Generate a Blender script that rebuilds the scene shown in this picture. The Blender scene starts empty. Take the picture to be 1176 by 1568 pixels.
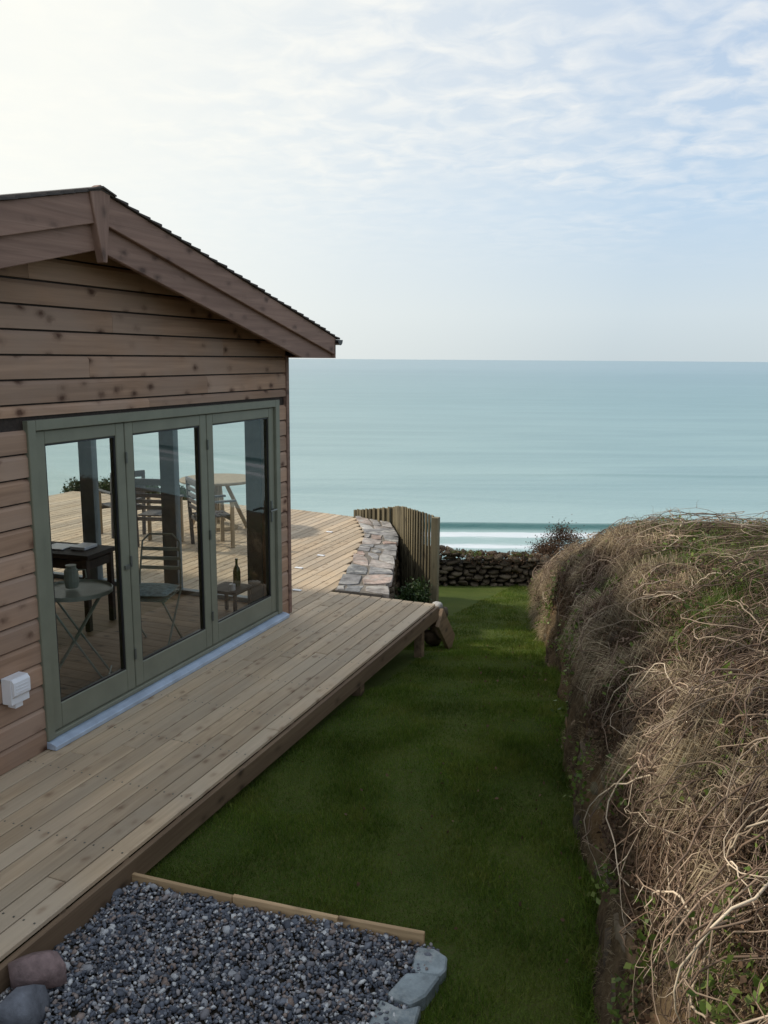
import bpy, bmesh, math, random
import numpy as np
from mathutils import Vector, Matrix, noise
random.seed(7); rng=np.random.default_rng(11)
A=math.radians(22.0); CA,SA=math.cos(A),math.sin(A)
def G(X,Y,z):            # garden axes -> world (garden long axis is 22 deg off the house wall)
    return np.stack([np.asarray(X)*CA-np.asarray(Y)*SA, np.asarray(X)*SA+np.asarray(Y)*CA, np.asarray(z)+0*np.asarray(X)],-1)
scn=bpy.context.scene
# ---------------------------------------------------------------- node helpers
class NT:
    def __init__(s,nt): s.nt=nt
    def n(s,t,**k):
        nd=s.nt.nodes.new(t)
        for a,b in k.items(): setattr(nd,a,b)
        return nd
    def l(s,a,b): s.nt.links.new(a,b)
    def val(s,x,inp):
        if isinstance(x,bpy.types.NodeSocket): s.l(x,inp)
        else: inp.default_value=x
    def math(s,op,a,b=0.0,clamp=False):
        m=s.n('ShaderNodeMath',operation=op,use_clamp=clamp); s.val(a,m.inputs[0]); s.val(b,m.inputs[1]); return m.outputs[0]
    def vmath(s,op,a,b):
        m=s.n('ShaderNodeVectorMath',operation=op); s.val(a,m.inputs[0]); s.val(b,m.inputs[1]); return m
    def mix(s,f,a,b,bt='MIX'):
        m=s.n('ShaderNodeMixRGB',blend_type=bt); s.val(f,m.inputs[0])
        for v,i in((a,1),(b,2)):
            if isinstance(v,tuple): m.inputs[i].default_value=(*v[:3],1)
            else: s.l(v,m.inputs[i])
        return m.outputs[0]
    def ramp(s,f,stops,interp='LINEAR'):
        r=s.n('ShaderNodeValToRGB'); r.color_ramp.interpolation=interp
        e=r.color_ramp.elements
        while len(e)<len(stops): e.new(.5)
        for i,(p,c) in enumerate(stops):
            e[i].position=p; e[i].color=(*c,1) if isinstance(c,tuple) else (c,c,c,1)
        s.l(f,r.inputs[0]); return r.outputs[0]
    def noise(s,vec,scale,detail=4,rough=.55,dist=0):
        m=s.n('ShaderNodeTexNoise'); s.l(vec,m.inputs['Vector']); m.inputs['Scale'].default_value=scale
        m.inputs['Detail'].default_value=detail; m.inputs['Roughness'].default_value=rough; m.inputs['Distortion'].default_value=dist
        return m.outputs[0]
    def mapping(s,vec,scale=(1,1,1),rot=(0,0,0),loc=(0,0,0)):
        m=s.n('ShaderNodeMapping'); s.l(vec,m.inputs[0]); m.inputs['Scale'].default_value=scale
        m.inputs['Rotation'].default_value=rot; m.inputs['Location'].default_value=loc; return m.outputs[0]
    def bump(s,h,strength,dist,normal_in):
        b=s.n('ShaderNodeBump'); b.inputs['Strength'].default_value=strength; b.inputs['Distance'].default_value=dist
        s.l(h,b.inputs['Height']); s.l(b.outputs[0],normal_in)
def newmat(name,rough=.7,spec=.3):
    m=bpy.data.materials.new(name); m.use_nodes=True; N=NT(m.node_tree)
    b=m.node_tree.nodes['Principled BSDF']; b.inputs['Roughness'].default_value=rough
    b.inputs['Specular IOR Level'].default_value=spec
    return m,N,b
def tcoord(N): return N.n('ShaderNodeTexCoord').outputs['Object']
def rnd(N): return N.n('ShaderNodeAttribute',attribute_name='rnd').outputs['Fac']
def wood(name,light,dark,axis='Y',knots=True,rough=.65,var=.35,grey=None,knotcol=None,kd=(11,5.5),ks=.85,gate=.5,wear=None):
    m,N,b=newmat(name,rough,.25)
    r=rnd(N); tc=tcoord(N)
    off=N.n('ShaderNodeCombineXYZ'); 
    for i,k in enumerate((13.,57.,29.)): N.l(N.math('MULTIPLY',r,k),off.inputs[i])
    v=N.vmath('ADD',tc,off.outputs[0]).outputs[0]
    def sc(a,l): return {'X':(l,a,a),'Y':(a,l,a),'Z':(a,a,l)}[axis]
    g=N.noise(N.mapping(v,sc(45,1.3)),1.0,6,.6,.6)
    g2=N.noise(N.mapping(v,sc(9,.7)),1.0,3,.5,1.2)
    bl=N.noise(v,1.1,3)
    c=N.mix(N.ramp(g,[(.32,0.),(.68,1.)]),dark,light)
    c=N.mix(N.math('MULTIPLY',N.ramp(g2,[(.42,0.),(.6,1.)]),.35),c,tuple(x*.62 for x in dark))
    if grey: c=N.mix(N.math('MULTIPLY',N.ramp(bl,[(.4,0.),(.62,1.)]),.6),c,grey)
    if wear: c=N.mix(N.math('MULTIPLY',N.ramp(N.noise(tc,.9,5,.6),[(.45,0.),(.65,1.)]),.45),c,wear)
    if knots:
        vo=N.n('ShaderNodeTexVoronoi'); vo.inputs['Scale'].default_value=1
        d=N.mapping(v,sc(*kd)); 
        nn=N.n('ShaderNodeTexNoise'); nn.inputs['Scale'].default_value=30; N.l(v,nn.inputs['Vector'])
        N.l(N.vmath('ADD',d,N.vmath('MULTIPLY',nn.outputs['Color'],(.2,.2,.2)).outputs[0]).outputs[0],vo.inputs['Vector'])
        k=N.ramp(vo.outputs['Distance'],[(.10,1.),(.17,.65),(.30,.15),(.45,0.)])
        k=N.math('MULTIPLY',k,N.ramp(vo.outputs['Color'],[(gate-.02,0.),(gate,1.)]))
        c=N.mix(N.math('MULTIPLY',k,ks),c,knotcol or tuple(x*.3 for x in dark))
    f=N.math('ADD',N.math('MULTIPLY',r,var*2),1-var)
    cc=N.n('ShaderNodeCombineColor'); 
    for i in range(3): N.l(f,cc.inputs[i])
    c=N.mix(1.,c,cc.outputs[0],'MULTIPLY')
    N.l(c,b.inputs['Base Color']); N.bump(g,.35,.004,b.inputs['Normal'])
    return m
def stone(name,stops,rough=.8,nscale=14,bumpd=.01,noisemix=.5,spec=.3,lichen=None):
    m,N,b=newmat(name,rough,spec); r=rnd(N); tc=tcoord(N)
    c=N.ramp(r,stops)
    n=N.noise(tc,nscale,7,.65); n2=N.noise(tc,nscale*.22,4)
    c=N.mix(noisemix,c,N.ramp(n,[(.3,.35),(.7,1.3)]),'MULTIPLY')
    c=N.mix(noisemix*.7,c,N.ramp(n2,[(.35,.5),(.65,1.25)]),'MULTIPLY')
    if lichen: c=N.mix(N.ramp(N.noise(tc,nscale*.6,6,.7),[(.52,0.),(.64,.8)]),c,lichen)
    N.l(c,b.inputs['Base Color']); N.bump(n,.6,bumpd,b.inputs['Normal']); return m
def plain(name,col,rough=.5,spec=.4,metal=0,var=.25,sc=6):
    m,N,b=newmat(name,rough,spec); b.inputs['Metallic'].default_value=metal
    n=N.noise(tcoord(N),sc,5); c=N.mix(1.,col,N.ramp(n,[(.3,1-var),(.7,1+var*.4)]),'MULTIPLY')
    N.l(c,b.inputs['Base Color']); return m
def leafmat(name,stops,rough=.6,trans=.25,patch=None,pn=1.3,pm=.8,lo=.5):
    m,N,b=newmat(name,rough,.25); c=N.ramp(rnd(N),stops)
    n=N.noise(tcoord(N),pn,4); c=N.mix(pm,c,N.ramp(n,[(.35,lo),(.65,1.3)]),'MULTIPLY')
    if patch:
        n=N.noise(tcoord(N),2.6,5,.65); c=N.mix(N.ramp(n,[(.5,0.),(.70,.75)]),c,patch)
    N.l(c,b.inputs['Base Color'])
    t=N.n('ShaderNodeBsdfTranslucent'); N.l(c,t.inputs[0]); mx=N.n('ShaderNodeMixShader'); mx.inputs[0].default_value=trans
    N.l(b.outputs[0],mx.inputs[1]); N.l(t.outputs[0],mx.inputs[2]); N.l(mx.outputs[0],N.nt.nodes['Material Output'].inputs[0])
    return m
# ---------------------------------------------------------------- mesh helpers
def empty(name,parent=None):
    e=bpy.data.objects.new(name,None); scn.collection.objects.link(e); e.parent=parent; return e
def link(me,name,mat,parent=None,bevel=0,smooth=False,loc=None,rotz=0,seg=1):
    o=bpy.data.objects.new(name,me); scn.collection.objects.link(o)
    for mm in (mat if isinstance(mat,(list,tuple)) else [mat]): me.materials.append(mm)
    if parent: o.parent=parent
    if bevel:
        md=o.modifiers.new('bevel','BEVEL'); md.width=bevel; md.segments=seg; md.limit_method='ANGLE'
    if smooth: me.polygons.foreach_set('use_smooth',[True]*len(me.polygons))
    if loc is not None: o.location=loc
    o.rotation_euler[2]=rotz
    return o
class MB:
    def __init__(s): s.v=[]; s.f=[]; s.r=[]; s.m=[]
    def add(s,vs,fs,r=None,mi=0):
        r=random.random() if r is None else r
        b=len(s.v); s.v+= [tuple(map(float,p)) for p in vs]; s.f+=[tuple(b+i for i in f) for f in fs]; s.r+=[r]*len(fs); s.m+=[mi]*len(fs)
    def box(s,x0,x1,y0,y1,z0,z1,r=None,mi=0,M=None):
        vs=[Vector((x,y,z)) for x in(x0,x1) for y in(y0,y1) for z in(z0,z1)]
        if M: vs=[M@p for p in vs]
        s.add(vs,[(0,1,3,2),(4,6,7,5),(0,4,5,1),(2,3,7,6),(0,2,6,4),(1,5,7,3)],r,mi)
    def beam(s,p,q,w,h,r=None,mi=0,up=(0,0,1)):
        p=Vector(p);q=Vector(q);d=(q-p).normalized();u=Vector(up)
        sd=d.cross(u).normalized();u=sd.cross(d)
        vs=[c+sd*a*w/2+u*b_*h/2 for c in(p,q) for a in(-1,1) for b_ in(-1,1)]
        s.add(vs,[(0,1,3,2),(4,6,7,5),(0,4,5,1),(2,3,7,6),(0,2,6,4),(1,5,7,3)],r,mi)
    def prism(s,poly,ax,a0,a1,r=None,mi=0):
        def P(u,v,a): return {0:(a,u,v),1:(u,a,v),2:(u,v,a)}[ax]
        n=len(poly); vs=[P(u,v,a0) for u,v in poly]+[P(u,v,a1) for u,v in poly]
        s.add(vs,[tuple(range(n))[::-1],tuple(range(n,2*n))]+[(i,(i+1)%n,n+(i+1)%n,n+i) for i in range(n)],r,mi)
    def tube(s,pts,rad,n=8,r=None,mi=0,cap=True):
        pts=[Vector(p) for p in pts]; K=len(pts); rad=rad if isinstance(rad,(list,tuple)) else [rad]*K
        vs=[];ref=Vector((.31,.17,.93))
        for i,p in enumerate(pts):
            t=(pts[min(i+1,K-1)]-pts[max(i-1,0)]).normalized()
            rf=Vector((1,0,0)) if abs(t.dot(ref))>.95 else ref
            a=t.cross(rf).normalized(); b=t.cross(a)
            vs+=[p+(a*math.cos(2*math.pi*k/n)+b*math.sin(2*math.pi*k/n))*rad[i] for k in range(n)]
        fs=[(i*n+k,i*n+(k+1)%n,(i+1)*n+(k+1)%n,(i+1)*n+k) for i in range(K-1) for k in range(n)]
        if cap: fs+=[tuple(range(n))[::-1],tuple(range((K-1)*n,K*n))]
        s.add(vs,fs,r,mi)
    def lathe(s,prof,c,n=24,r=None,mi=0):
        c=Vector(c); vs=[c+Vector((rr*math.cos(2*math.pi*k/n),rr*math.sin(2*math.pi*k/n),z)) for rr,z in prof for k in range(n)]
        K=len(prof); fs=[(i*n+k,i*n+(k+1)%n,(i+1)*n+(k+1)%n,(i+1)*n+k) for i in range(K-1) for k in range(n)]
        fs+=[tuple(range(n))[::-1],tuple(range((K-1)*n,K*n))]; s.add(vs,fs,r,mi)
    def obj(s,name,mat,parent=None,**k):
        me=bpy.data.meshes.new(name); me.from_pydata(s.v,[],s.f); me.update()
        a=me.attributes.new('rnd','FLOAT','FACE'); a.data.foreach_set('value',np.array(s.r,dtype=np.float32))
        me.polygons.foreach_set('material_index',np.array(s.m,dtype=np.int32))
        return link(me,name,mat,parent,**k)
def npmesh(name,V,F,mat,r=None,parent=None,smooth=False,attrs=None,**k):
    V=np.asarray(V,dtype=np.float32).reshape(-1,3); F=np.asarray(F,dtype=np.int32); nf,n=F.shape
    me=bpy.data.meshes.new(name); me.vertices.add(len(V)); me.vertices.foreach_set('co',V.ravel())
    me.loops.add(nf*n); me.loops.foreach_set('vertex_index',F.ravel())
    me.polygons.add(nf); me.polygons.foreach_set('loop_start',np.arange(0,nf*n,n,dtype=np.int32)); me.polygons.foreach_set('loop_total',np.full(nf,n,dtype=np.int32))
    me.update(calc_edges=True); me.validate()
    if r is not None:
        a=me.attributes.new('rnd','FLOAT','FACE'); a.data.foreach_set('value',np.asarray(r,dtype=np.float32))
    for kk,vv in (attrs or {}).items():
        a=me.attributes.new(kk,'FLOAT','POINT'); a.data.foreach_set('value',np.asarray(vv,dtype=np.float32).ravel())
    return link(me,name,mat,parent,smooth=smooth,**k)
def gridfaces(nr,nc):
    i=np.arange(nr-1)[:,None]*nc+np.arange(nc-1)[None,:]; i=i.ravel()
    return np.stack([i,i+1,i+nc+1,i+nc],-1)
def norm(v): return v/np.maximum(np.linalg.norm(v,axis=-1,keepdims=True),1e-9)
def tubes(pts,rad,m=4,taper=.7):
    N,K=pts.shape[:2]
    t=norm(np.gradient(pts,axis=1)); ref=norm(rng.normal(0,1,(N,1,3)))
    a=norm(np.cross(t,ref)); b=np.cross(t,a)
    rr=np.broadcast_to(rad,(N,))[:,None]*np.linspace(1,1-taper,K)[None]
    th=np.arange(m)*2*math.pi/m
    V=pts[:,:,None]+rr[:,:,None,None]*(a[:,:,None]*np.cos(th)[None,None,:,None]+b[:,:,None]*np.sin(th)[None,None,:,None])
    base=np.arange(N)[:,None,None]*K*m; k=np.arange(K-1)[None,:,None]*m; j=np.arange(m)[None,None,:]
    F=np.stack([base+k+j,base+k+(j+1)%m,base+k+m+(j+1)%m,base+k+m+j],-1).reshape(-1,4)
    return V.reshape(-1,3),F,np.repeat(rng.random(N),(K-1)*m)
def stems(P,D,K,step,rad,m=4,wander=.25,grav=.1,taper=.7):
    N=len(P); pts=np.zeros((N,K,3)); d=norm(D); p=P.copy(); st=np.broadcast_to(step,(N,))[:,None]
    curl=rng.normal(0,1,(N,3))*wander*.5
    for k in range(K):
        pts[:,k]=p; p=p+d*st; d=norm(d+curl*.5+rng.normal(0,wander*.5,(N,3))+np.array([0,0,-1])*grav)
    V,F,R=tubes(pts,rad,m,taper); return V,F,R,pts
def blades(P,D,L,W,droop=.6):
    N=len(P); D=norm(D); side=norm(np.cross(D,rng.normal(0,1,(N,3)))); L=np.broadcast_to(L,(N,))[:,None]; W=np.broadcast_to(W,(N,))[:,None]
    mid=P+D*L*.5; D2=norm(D+np.array([0,0,-1.])*np.broadcast_to(droop,(N,))[:,None]); tip=mid+D2*L*.5
    V=np.stack([P-side*W/2,P+side*W/2,mid-side*W*.4,mid+side*W*.4,tip],1).reshape(-1,3)
    b=np.arange(N)[:,None]*5; F=np.concatenate([b+[0,1,3],b+[0,3,2],b+[2,3,4]],1).reshape(-1,3)
    return V,F,np.repeat(rng.random(N),3)
def leaves(P,s,up=.3):
    N=len(P); d=norm(rng.normal(0,1,(N,3))+np.array([0,0,up])); sd=norm(np.cross(d,rng.normal(0,1,(N,3)))); s=np.broadcast_to(s,(N,))[:,None]
    nn=np.cross(d,sd)
    V=np.stack([P,P+d*s*.45+sd*s*.33+nn*s*.08,P+d*s,P+d*s*.45-sd*s*.33+nn*s*.08],1).reshape(-1,3)
    F=(np.arange(N)[:,None]*4+np.array([[0,1,2,3]])); return V,F,rng.random(N)
def templates(n,sub=1,rough=.35,box=False,chops=7,lo=.45):
    out=[]
    for i in range(n):
        bm=bmesh.new(); bmesh.ops.create_icosphere(bm,subdivisions=sub,radius=1)
        v=np.array([x.co[:] for x in bm.verts]); f=np.array([[y.index for y in x.verts] for x in bm.faces]); bm.free()
        if box: v=v/np.max(np.abs(v),axis=1,keepdims=True)**.75
        for k in range(chops):
            nrm=norm(rng.normal(0,1,3)); d=rng.uniform(lo,.85); e=v@nrm-d; v=v-np.outer(np.maximum(e,0),nrm)
        v=v*(1+rng.normal(0,rough*.12,(len(v),1))); out.append((v,f))
    return out
def scatter_rocks(name,P,S,tmpl,mat,parent=None,yaw=None,tilt=.6,smooth=False,r=None):
    Vs=[];Fs=[];Rs=[];b=0
    r=rng.random(len(P)) if r is None else r
    for i in range(len(P)):
        v,f=tmpl[rng.integers(len(tmpl))]
        yw=rng.uniform(0,6.28) if yaw is None else yaw
        M=np.array(Matrix.Rotation(yw,3,'Z')@Matrix.Rotation(rng.normal(0,tilt),3,'X')@Matrix.Rotation(rng.normal(0,tilt),3,'Y'))
        Vs.append((v*S[i])@M.T+P[i]); Fs.append(f+b); Rs.append(np.full(len(f),r[i])); b+=len(v)
    return npmesh(name,np.concatenate(Vs),np.concatenate(Fs),mat,np.concatenate(Rs),parent,smooth)
# ---------------------------------------------------------------- materials
M_clad=wood('cladding_wood',(.47,.295,.195),(.35,.215,.14),'Y',var=.15,grey=(.37,.27,.21),knotcol=(.085,.038,.022),kd=(9,6.0),ks=.95,gate=.5)
M_barge=wood('barge_wood',(.32,.205,.155),(.24,.145,.11),'Y',var=.12,knotcol=(.07,.04,.03))
M_deck=wood('deck_wood',(.58,.44,.29),(.45,.33,.21),'Y',var=.16,grey=(.45,.37,.27),knotcol=(.20,.12,.07),kd=(12,7),ks=.7,gate=.55,wear=(.38,.31,.235))
M_edge=wood('fresh_wood',(.58,.40,.22),(.46,.30,.16),'X',var=.15)
M_dark=wood('brown_timber',(.26,.18,.11),(.18,.115,.07),'Y',var=.2)  # brown timber for fascia, posts, joists, roof deck and plank
M_fence=wood('fence_wood',(.24,.20,.12),(.15,.12,.07),'Z',var=.5,grey=(.13,.11,.07))
M_floor=wood('interior_floor',(.42,.29,.18),(.32,.21,.12),'X',var=.15)
M_frame=plain('sage_painted_frame',(.20,.205,.15),.45,var=.12)
M_frame2=plain('bluegrey_painted_frame',(.14,.18,.195),.45)
M_sill=plain('aluminium_sill',(.48,.57,.70),.35,.5,.25)
M_white=plain('white_plastic',(.78,.78,.80),.35,var=.05)
M_black=plain('black_plastic',(.02,.02,.022),.4)
M_metal=plain('grey_metal',(.16,.17,.15),.4,.5,.5)
M_tin=plain('bistro_metal_paint',(.40,.45,.39),.4)
M_cush=plain('pale_blue_cushion',(.48,.64,.68),.9,.1,sc=30,var=.4)
M_felt=plain('roofing_felt',(.08,.068,.062),.9,sc=60)
M_wall=plain('interior_plaster',(.65,.63,.58),.8,var=.05)
M_chair=wood('garden_chair_wood',(.12,.12,.12),(.08,.08,.085),'X',knots=False)
M_chairl=wood('garden_chair_leg_wood',(.5,.4,.27),(.38,.30,.2),'Z',knots=False)
M_bench=wood('dark_bench_wood',(.07,.05,.04),(.04,.03,.025),'X',knots=False)
M_soil=stone('soil',[(0,(.05,.04,.028)),(1,(.07,.055,.035))],.95)
M_mortar=stone('mortar',[(0,(.17,.15,.12)),(1,(.21,.18,.15))],.95)
m,N,b=newmat('window_glass'); g=N.n('ShaderNodeBsdfGlossy'); g.inputs['Roughness'].default_value=.0; t=N.n('ShaderNodeBsdfTransparent'); t.inputs[0].default_value=(.95,.97,.96,1)
fr=N.n('ShaderNodeFresnel'); fr.inputs[0].default_value=1.5; mx=N.n('ShaderNodeMixShader'); N.l(N.math('MULTIPLY',fr.outputs[0],1.5,True),mx.inputs[0]); N.l(t.outputs[0],mx.inputs[1]); N.l(g.outputs[0],mx.inputs[2]); N.l(mx.outputs[0],m.node_tree.nodes['Material Output'].inputs[0]); M_glass=m
M_bottle=plain('green_bottle_glass',(.05,.10,.02),.08,.6)
M_gravel=stone('gravel_stones',[(0,(.065,.07,.085)),(.3,(.125,.135,.16)),(.55,(.21,.22,.245)),(.70,(.28,.205,.165)),(.86,(.37,.37,.38)),(1,(.70,.69,.66))],.7,40,.003,.45)
M_slab=stone('slate_slabs',[(0,(.24,.28,.29)),(1,(.35,.40,.41))],.75,9,.02,.8,lichen=(.42,.44,.42))
M_cap=stone('cap_stones',[(0,(.22,.22,.22)),(.35,(.33,.31,.30)),(.55,(.37,.34,.31)),(.7,(.40,.27,.22)),(.85,(.42,.33,.28)),(1,(.46,.44,.41))],.8,11,.02,.9,lichen=(.42,.40,.36))
M_rock=stone('rough_rock',[(0,(.27,.17,.155)),(.5,(.28,.22,.21)),(1,(.20,.225,.26))],.85,12,.03,.8)
M_drystone=stone('dry_stone',[(0,(.06,.042,.026)),(.5,(.11,.083,.052)),(1,(.17,.13,.085))],.9,8,.03,.7)
M_bankstone=stone('bank_stones',[(0,(.075,.055,.036)),(.45,(.14,.10,.065)),(.8,(.26,.155,.075)),(1,(.20,.175,.14))],.95,7,.04,.95,lichen=(.13,.11,.06))
M_grass=leafmat('lawn_grass_blades',[(0,(.07,.125,.014)),(.6,(.125,.195,.022)),(.92,(.18,.23,.035)),(1,(.27,.23,.08))],.55,.3,patch=(.18,.175,.035))
M_green=leafmat('green_leaves',[(0,(.08,.13,.022)),(.6,(.16,.22,.045)),(1,(.28,.33,.10))],.45,.3)
M_dkleaf=leafmat('dark_leaves',[(0,(.02,.04,.012)),(1,(.05,.08,.02))],.5,.2)
M_brown=leafmat('brown_twiggy_leaves',[(0,(.06,.035,.022)),(1,(.17,.10,.058))],.8,.1,pn=3)
M_dry=leafmat('dry_grass',[(0,(.19,.13,.075)),(.5,(.36,.27,.16)),(1,(.57,.46,.30))],.8,.2,pn=2.8,pm=1.,lo=.4)
M_twig=leafmat('dead_bramble_stems',[(0,(.08,.047,.03)),(.5,(.205,.135,.09)),(.85,(.40,.29,.20)),(1,(.66,.53,.38))],.7,0.,pn=2.8,pm=1.,lo=.45)
# ---------------------------------------------------------------- ground
gy=[-40,0,3.2,5.4,6.9,8.3,10,12.5,14.9,16.5,18.5,60,90]
gz=[-.17,-.17,-.175,-.21,-.29,-.48,-.80,-1.15,-1.5,-1.7,-2.3,-26,-42]
def ground(Y): return np.interp(Y,gy,gz)
def gnoise(X,Y):
    return np.array([noise.noise(Vector((x*.9,y*.9,0)))*.03 for x,y in zip(np.ravel(X),np.ravel(Y))]).reshape(np.shape(X))
Ys=np.concatenate([np.array([-200,-60,-20,-8,-3]),np.arange(0,17,.25),np.arange(17,92,2.5),[140]])
Xs=np.concatenate([np.array([-500,-200,-80,-40,-20,-12]),np.arange(-8,8,.25),[12,20,40,80,200,500]])
XX,YY=np.meshgrid(Xs,Ys); ZZ=ground(YY)+gnoise(XX,YY)*np.clip((17-YY)/3,0,1)-.01
m,N,b=newmat('ground_turf',.95,.1); tc=tcoord(N)
c=N.mix(N.ramp(N.noise(tc,1.2,5),[(.35,0.),(.65,1.)]),(.05,.08,.013),(.09,.115,.022)); c=N.mix(N.ramp(N.noise(tc,60,4),[(.45,0.),(.75,.8)]),c,(.09,.075,.033))
N.l(c,b.inputs['Base Color']); N.bump(N.noise(tc,90,4),.8,.02,b.inputs['Normal']); M_turf=m
lawn=npmesh('lawn',G(XX,YY,ZZ),gridfaces(len(Ys),len(Xs)),M_turf,smooth=True)
# bank geometry definition (garden axes)
def baseX(Y): return np.interp(Y,[-6,3.1,5.1,7.3,10,11.5,14.5],[-.5,.90,1.22,1.56,1.89,2.15,3.0])+.04*np.sin(Y*2.1)+.025*np.sin(Y*5.3)
def topz(Y): return np.interp(Y,[-6,5.0,6.5,7.3,8,9,10,11,12,14,15.5],[1.30,1.24,1.12,1.03,.86,.47,.06,-.22,-.48,-.93,-1.2])
def lump(Y,q): return np.clip((q-.12)*3,0,1)*np.clip((15-Y)/4,0.2,1)*(.055*np.sin(Y*3.1+q*8+1)+.045*np.sin(Y*6.3-q*13+2)+.03*np.sin(Y*11.7+q*21)+.04*np.sin(Y*1.7-q*17))
def bank(Y,q):
    off=np.interp(q,[0,.2,.4,.55,.7,.85,1],[0,.09,.21,.46,.88,2.1,14])
    hf=np.interp(q,[0,.2,.4,.55,.7,.85,1],[-.06,.38,.74,.92,1.0,1.0,.98])
    l_=lump(Y,q); wx=np.interp(q,[0,.45,.75,1],[1,.8,.1,0])
    g0=ground(Y); return baseX(Y)+off*np.where(q<.8,np.clip((topz(Y)-g0)/1.3,.5,1.2),1)-l_*wx, g0+hf*(topz(Y)-g0)+l_*(1-wx)*.8
def bankP(Y,q):
    X,z=bank(Y,q); X2,z2=bank(Y,np.minimum(q+.03,1)); X1,z1=bank(Y,np.maximum(q-.03,0))
    tx,tz=X2-X1,z2-z1; P=G(X,Y,z); n=norm(G(-tz,0*Y,tx)); return P,n
# lawn blades
def sampl(n,y0,y1):
    Y=rng.uniform(y0,y1,n); X=rng.uniform(-5.,3.2,n); w=G(X,Y,0)
    k=(X<baseX(Y)+.05)&(w[:,0]>-2.72)&~((w[:,1]<3.28+.08*(w[:,0]+2.69))&(w[:,0]<-1.0)); 
    k|=(X<baseX(Y)+.05)&(w[:,1]>8.2)&(w[:,0]>-3.4)
    return X[k],Y[k]
Xa,Ya=[],[]
for n,y0,y1 in ((420000,2.6,6),(300000,6,9.5),(180000,9.5,15.2)):
    x,y=sampl(n,y0,y1); Xa.append(x); Ya.append(y)
Xa=np.concatenate(Xa);Ya=np.concatenate(Ya); n=len(Xa)
za=ground(Ya)+gnoise(np.round(Xa,1),np.round(Ya,1))-.015
P=G(Xa,Ya,za); D=norm(rng.normal(0,.45,(n,3))+np.array([0,0,1])); side=norm(np.cross(D,rng.normal(0,1,(n,3))))
tuft=np.array([noise.noise(Vector((x*2.7,y*2.7,5.))) for x,y in zip(Xa,Ya)])[:,None]
L=rng.uniform(.016,.042,n)[:,None]*(1+1.3*np.clip(tuft,-.3,1)); W=(.0028+.0004*Ya)[:,None]
V=np.stack([P-side*W/2,P+side*W/2,P+D*L],1)
npmesh('lawn_blades',V,np.arange(n*3).reshape(-1,3),M_grass,rng.random(n),lawn)
n=160; Yl=rng.uniform(3.3,9,n); Xl=baseX(Yl)-rng.exponential(.7,n); k=Xl>-.6; P=G(Xl[k],Yl[k],ground(Yl[k])+.02); V,F,R=leaves(P,rng.uniform(.015,.035,len(P)),.1); npmesh('fallen_leaves',V,F,M_brown,.6+.4*R,lawn)
# ---------------------------------------------------------------- sea
SZ=-38.0
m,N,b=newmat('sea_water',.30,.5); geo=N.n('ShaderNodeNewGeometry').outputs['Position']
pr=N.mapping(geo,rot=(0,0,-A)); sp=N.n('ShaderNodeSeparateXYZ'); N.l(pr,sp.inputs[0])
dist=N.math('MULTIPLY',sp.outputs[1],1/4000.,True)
c=N.ramp(dist,[(.045,(.31,.43,.405)),(.09,(.215,.345,.335)),(.2,(.145,.28,.29)),(.5,(.145,.265,.30)),(1,(.21,.315,.365))])  # paler water inshore; aerial haze painted into the colour towards the horizon
sw=N.noise(N.mapping(pr,(.0045,.026,0),(0,0,.05)),1,4,.55,.9); sw2=N.noise(N.mapping(pr,(.016,.10,0),(0,0,-.03)),1,5,.65,.5)
big=N.noise(N.mapping(pr,(.0008,.002,0)),1,4,.6,.6)
c=N.mix(N.ramp(sw,[(.40,0.),(.62,.5)]),c,(.085,.20,.215)); c=N.mix(N.ramp(sw2,[(.5,0.),(.74,.35)]),c,(.31,.43,.42))
c=N.mix(N.ramp(big,[(.4,0.),(.65,.35)]),c,(.21,.345,.355))
fo=N.n('ShaderNodeAttribute',attribute_name='foam').outputs['Fac']; fn=N.noise(N.mapping(pr,(.07,.5,0)),1,6,.75)
ff=N.math('MULTIPLY',N.math('SUBTRACT',N.math('ADD',fo,fn),.85),3.5,True)
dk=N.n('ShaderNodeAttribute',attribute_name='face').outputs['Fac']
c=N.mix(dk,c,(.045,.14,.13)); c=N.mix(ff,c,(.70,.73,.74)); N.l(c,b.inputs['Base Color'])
hb=N.math('ADD',N.math('MULTIPLY',sw,2.),N.noise(N.mapping(pr,(.25,.6,.3)),1,5,.6))
N.bump(hb,.35,1.0,b.inputs['Normal']); M_sea=m
Yg=np.concatenate([np.arange(110,165,6.),np.arange(165,218,.5),np.arange(220,330,1.5)]); Xg=np.arange(-360,361,3.)
XX,YY=np.meshgrid(Xg,Yg); Yc=203+.022*XX+2.2*np.sin(XX/37)+1.1*np.sin(XX/13+1)
u=YY-Yc; amp=1.15*(.65+.35*np.sin(XX/45+1.2)); Z=SZ+amp*np.where(u<0,np.exp(-(u/1.6)**2),np.exp(-(u/4)**2))
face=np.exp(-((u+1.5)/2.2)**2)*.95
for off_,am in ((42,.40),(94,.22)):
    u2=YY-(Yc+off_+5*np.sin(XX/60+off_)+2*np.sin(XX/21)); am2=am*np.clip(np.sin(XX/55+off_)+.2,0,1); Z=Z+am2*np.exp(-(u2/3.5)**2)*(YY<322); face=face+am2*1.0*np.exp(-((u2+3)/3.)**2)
foam=.70*np.exp(-((u+9.)/3.)**2)+.24*((u<-6)&(u>-45))+.38*np.exp(-((u+22)/3.)**2)+.22*np.exp(-((u+.2)/.5)**2)
V=G(XX,YY,Z).reshape(-1,3); F=gridfaces(len(Yg),len(Xg)); nV=len(V)
B=40000.; ye=Yg[-1]; y0=Yg[0]
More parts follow.
